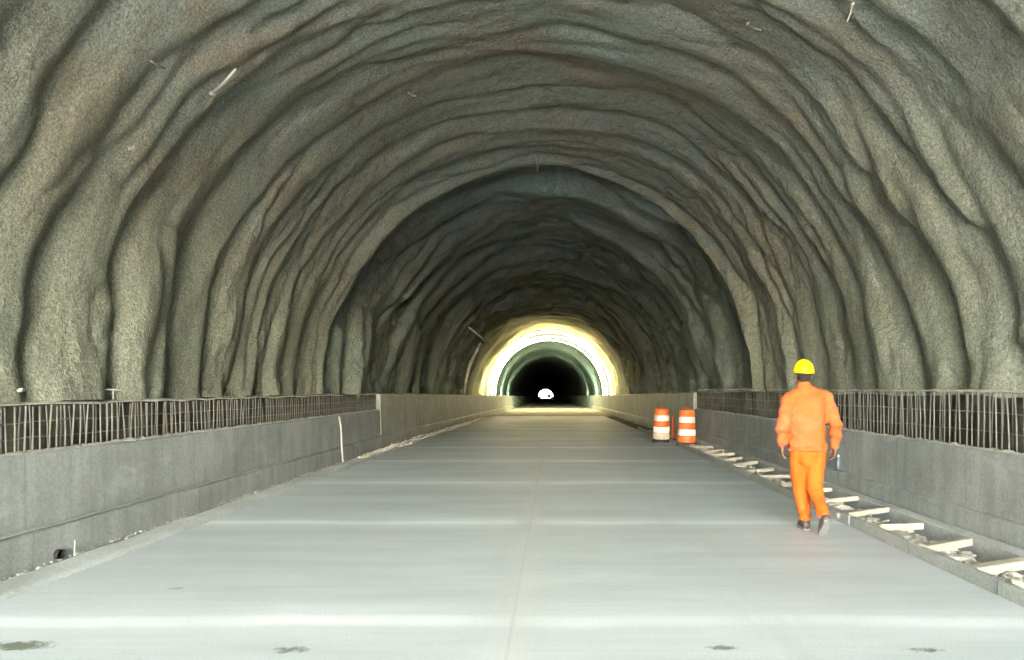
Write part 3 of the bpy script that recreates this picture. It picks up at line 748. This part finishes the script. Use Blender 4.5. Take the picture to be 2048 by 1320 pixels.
# eyes
for s in (-1, 1):
    bm = bmesh.new(); ell(bm, (HX + s * .030, .098, 1.65), (.012, .008, .007), 10); bm_obj('eye', bm, mat_plain('eye_white', (.7, .68, .64), .3, .02, 5), person, True)
# hair
bm = bmesh.new(); ell(bm, (HX, -.004, 1.668), (.084, .098, .098)); cap_chain(bm, [(HX, -.045, 1.62), (HX, -.04, 1.575)], [.055, .042], 12, [(1.1, .7)] * 2)
remeshed('hair', bm, m_hair, person, .008, 2)
# helmet
hroot = bpy.data.objects.new('hard_hat', None); 
bm = bmesh.new()
prof = []
for k in range(11):
    t = math.pi / 2 * k / 10; prof.append((max(.004, math.cos(t)) , math.sin(t)))
n = 40; rings = []
for rr, zz in [(1.07, -.04), (1.09, -.02), (1.02, .0)] + prof:
    R_ = []
    for j in range(n):
        t = 2 * math.pi * j / n; c, s = math.cos(t), math.sin(t)
        br = 1.0
        if zz < .0: br = 1 + .14 * max(0, s) ** 2
        x = .106 * rr * c * br; y = .128 * rr * s * br; z = .138 * zz
        if zz > .3: z += .006 * math.exp(-(c / .18) ** 2)       # ridge
        R_.append(bm.verts.new((x, y, z)))
    rings.append(R_)
for a, b2 in zip(rings, rings[1:]):
    for j in range(n): bm.faces.new((a[j], a[(j + 1) % n], b2[(j + 1) % n], b2[j]))
bm.faces.new(rings[-1])
hh = bm_obj('hard_hat', bm, m_hat, person, True); hh.location = (HX, .005, 1.668); hh.rotation_euler = (.06, .03, 0)
md = hh.modifiers.new('t', 'SOLIDIFY'); md.thickness = .004
# jacket
def wr_j(co):
    x, y, z = co.T
    a = .013 * fbm(x * 6 + 3, z * 13, y * 6, seed=3, o=3) + .007 * np.sin(z * 46 + 5 * fbm(x * 4, z * 3, y * 4, seed=9, o=2) + x * 12) * (np.abs(x + .01) > .17)
    a += .008 * np.sin((x * 26) + 6 * fbm(x * 3, z * 2.5, seed=19, o=2)) * (z < 1.25) * (np.abs(x) < .19)
    return a
bm = bmesh.new()
cap_chain(bm, [(-.005, 0, .895), (-.003, 0, .98), (-.003, 0, 1.08), (-.005, -.005, 1.22), (-.008, -.01, 1.33), (-.012, -.008, 1.405), (-.02, -.004, 1.46)], [.188, .190, .186, .198, .205, .185, .10], 28, [(1.02, .70), (1, .69), (1, .70), (1, .70), (1, .68), (1, .62), (1.2, .75)])
cap_chain(bm, [(-.13, -.004, 1.435), (-.035, -.006, 1.475), (.08, -.004, 1.435)], [.062, .07, .062], 16)
cap_chain(bm, [(HX + .01, -.012, 1.47), (HX, -.008, 1.53)], [.080, .068], 18)      # collar
for S_, E_, W_ in ((LS, LE, LW), (RS, RE, RW)):
    cap_chain(bm, [(S_.x * .25, -.004, 1.45), (S_.x * .6, -.004, 1.425), S_ * 1.0], [.066, .072, .076], 16)
    mid = E_.lerp(W_, .5)
    cap_chain(bm, [S_, S_.lerp(E_, .5), E_, mid, W_ + Vector((0, 0, .012))], [.076, .074, .070, .064, .050], 18)
jk = remeshed('jacket', bm, m_jack, person, .010, 4, wr_j)
# hem band
bm = bmesh.new(); n = 36
o1 = []
def hem(r, z): return [bm.verts.new((-.005 + r * 1.02 * math.cos(2 * math.pi * j / n), r * .70 * math.sin(2 * math.pi * j / n), z + .004 * math.sin(j * 1.7))) for j in range(n)]
rs = [hem(.17, .872), hem(.198, .855), hem(.200, .875), hem(.199, .90), hem(.18, .905)]
for a, b2 in zip(rs, rs[1:]):
    for j in range(n): bm.faces.new((a[j], a[(j + 1) % n], b2[(j + 1) % n], b2[j]))
bm_obj('jacket_hem', bm, m_jack, person, True)
# trousers
def wr_t(co):
    x, y, z = co.T
    return .013 * fbm(x * 7, z * 10, y * 7, seed=33, o=3) + .006 * np.sin(z * 60 + 6 * fbm(x * 6, z * 4, y * 6, seed=5, o=2)) * np.clip((.42 - z) * 4, 0, 1) + .004 * np.sin(x * 50 + z * 14)
bm = bmesh.new()
cap_chain(bm, [(0, 0, .88), (0, 0, .83), (0, .0, .79)], [.140, .165, .15], 24, [(1, .74), (1.02, .74), (1, .7)])
LK2 = LK; 
cap_chain(bm, [LH + Vector((.005, 0, -.02)), LH.lerp(LK, .5), LK, LK.lerp(LA, .5), LA + Vector((0, -.005, .025))], [.104, .097, .080, .070, .065], 20)
cap_chain(bm, [RH + Vector((-.005, 0, -.02)), RH.lerp(RK, .5), RK, RK.lerp(RA, .5), RA + Vector((0, .01, .045))], [.104, .097, .080, .070, .065], 20)
remeshed('trousers', bm, m_trou, person, .010, 4, wr_t)
# boots
def boot(ank, pitch, ball):
    r = bpy.data.objects.new('boot', None)
    bm = bmesh.new()
    Rm = Matrix.Rotation(pitch, 3, 'X')
    T = lambda p: ank + Rm @ Vector(p)
    cap_chain(bm, [T((0, -.01, .09)), T((0, -.012, .0))], [.052, .050], 16)
    cap_chain(bm, [T((0, -.04, -.045)), T((0, .03, -.035)), T((0, .10, -.055)), T((0, .165, -.062))], [.043, .050, .045, .034], 16)
    b = remeshed('boot', bm, m_boot, person, .007, 3)
    bm = bmesh.new(); pts = [(-.036, -.07), (-.040, -.02), (-.034, .04), (-.046, .10), (-.042, .16), (-.018, .20), (.018, .20), (.044, .16), (.046, .10), (.034, .04), (.040, -.02), (.036, -.07), (.0, -.088)]
    lo = [bm.verts.new(T((x, y, -.108))) for x, y in pts]; hi = [bm.verts.new(T((x, y, -.082))) for x, y in pts]
    bm.faces.new(lo); bm.faces.new(hi[::-1])
    for j in range(len(pts)): bm.faces.new((lo[j], lo[(j + 1) % len(pts)], hi[(j + 1) % len(pts)], hi[j]))
    bmesh.ops.recalc_face_normals(bm, faces=bm.faces)
    s = bm_obj('sole', bm, m_sole, None); s.parent = b
    return b
boot(Vector((.035, .20, .108)), .0, 0)
boot(Vector((.085, -.24, .205)), -.72, 0)
# a tiny drip guard: keep person's origin on the floor
person.location.z = 0.0
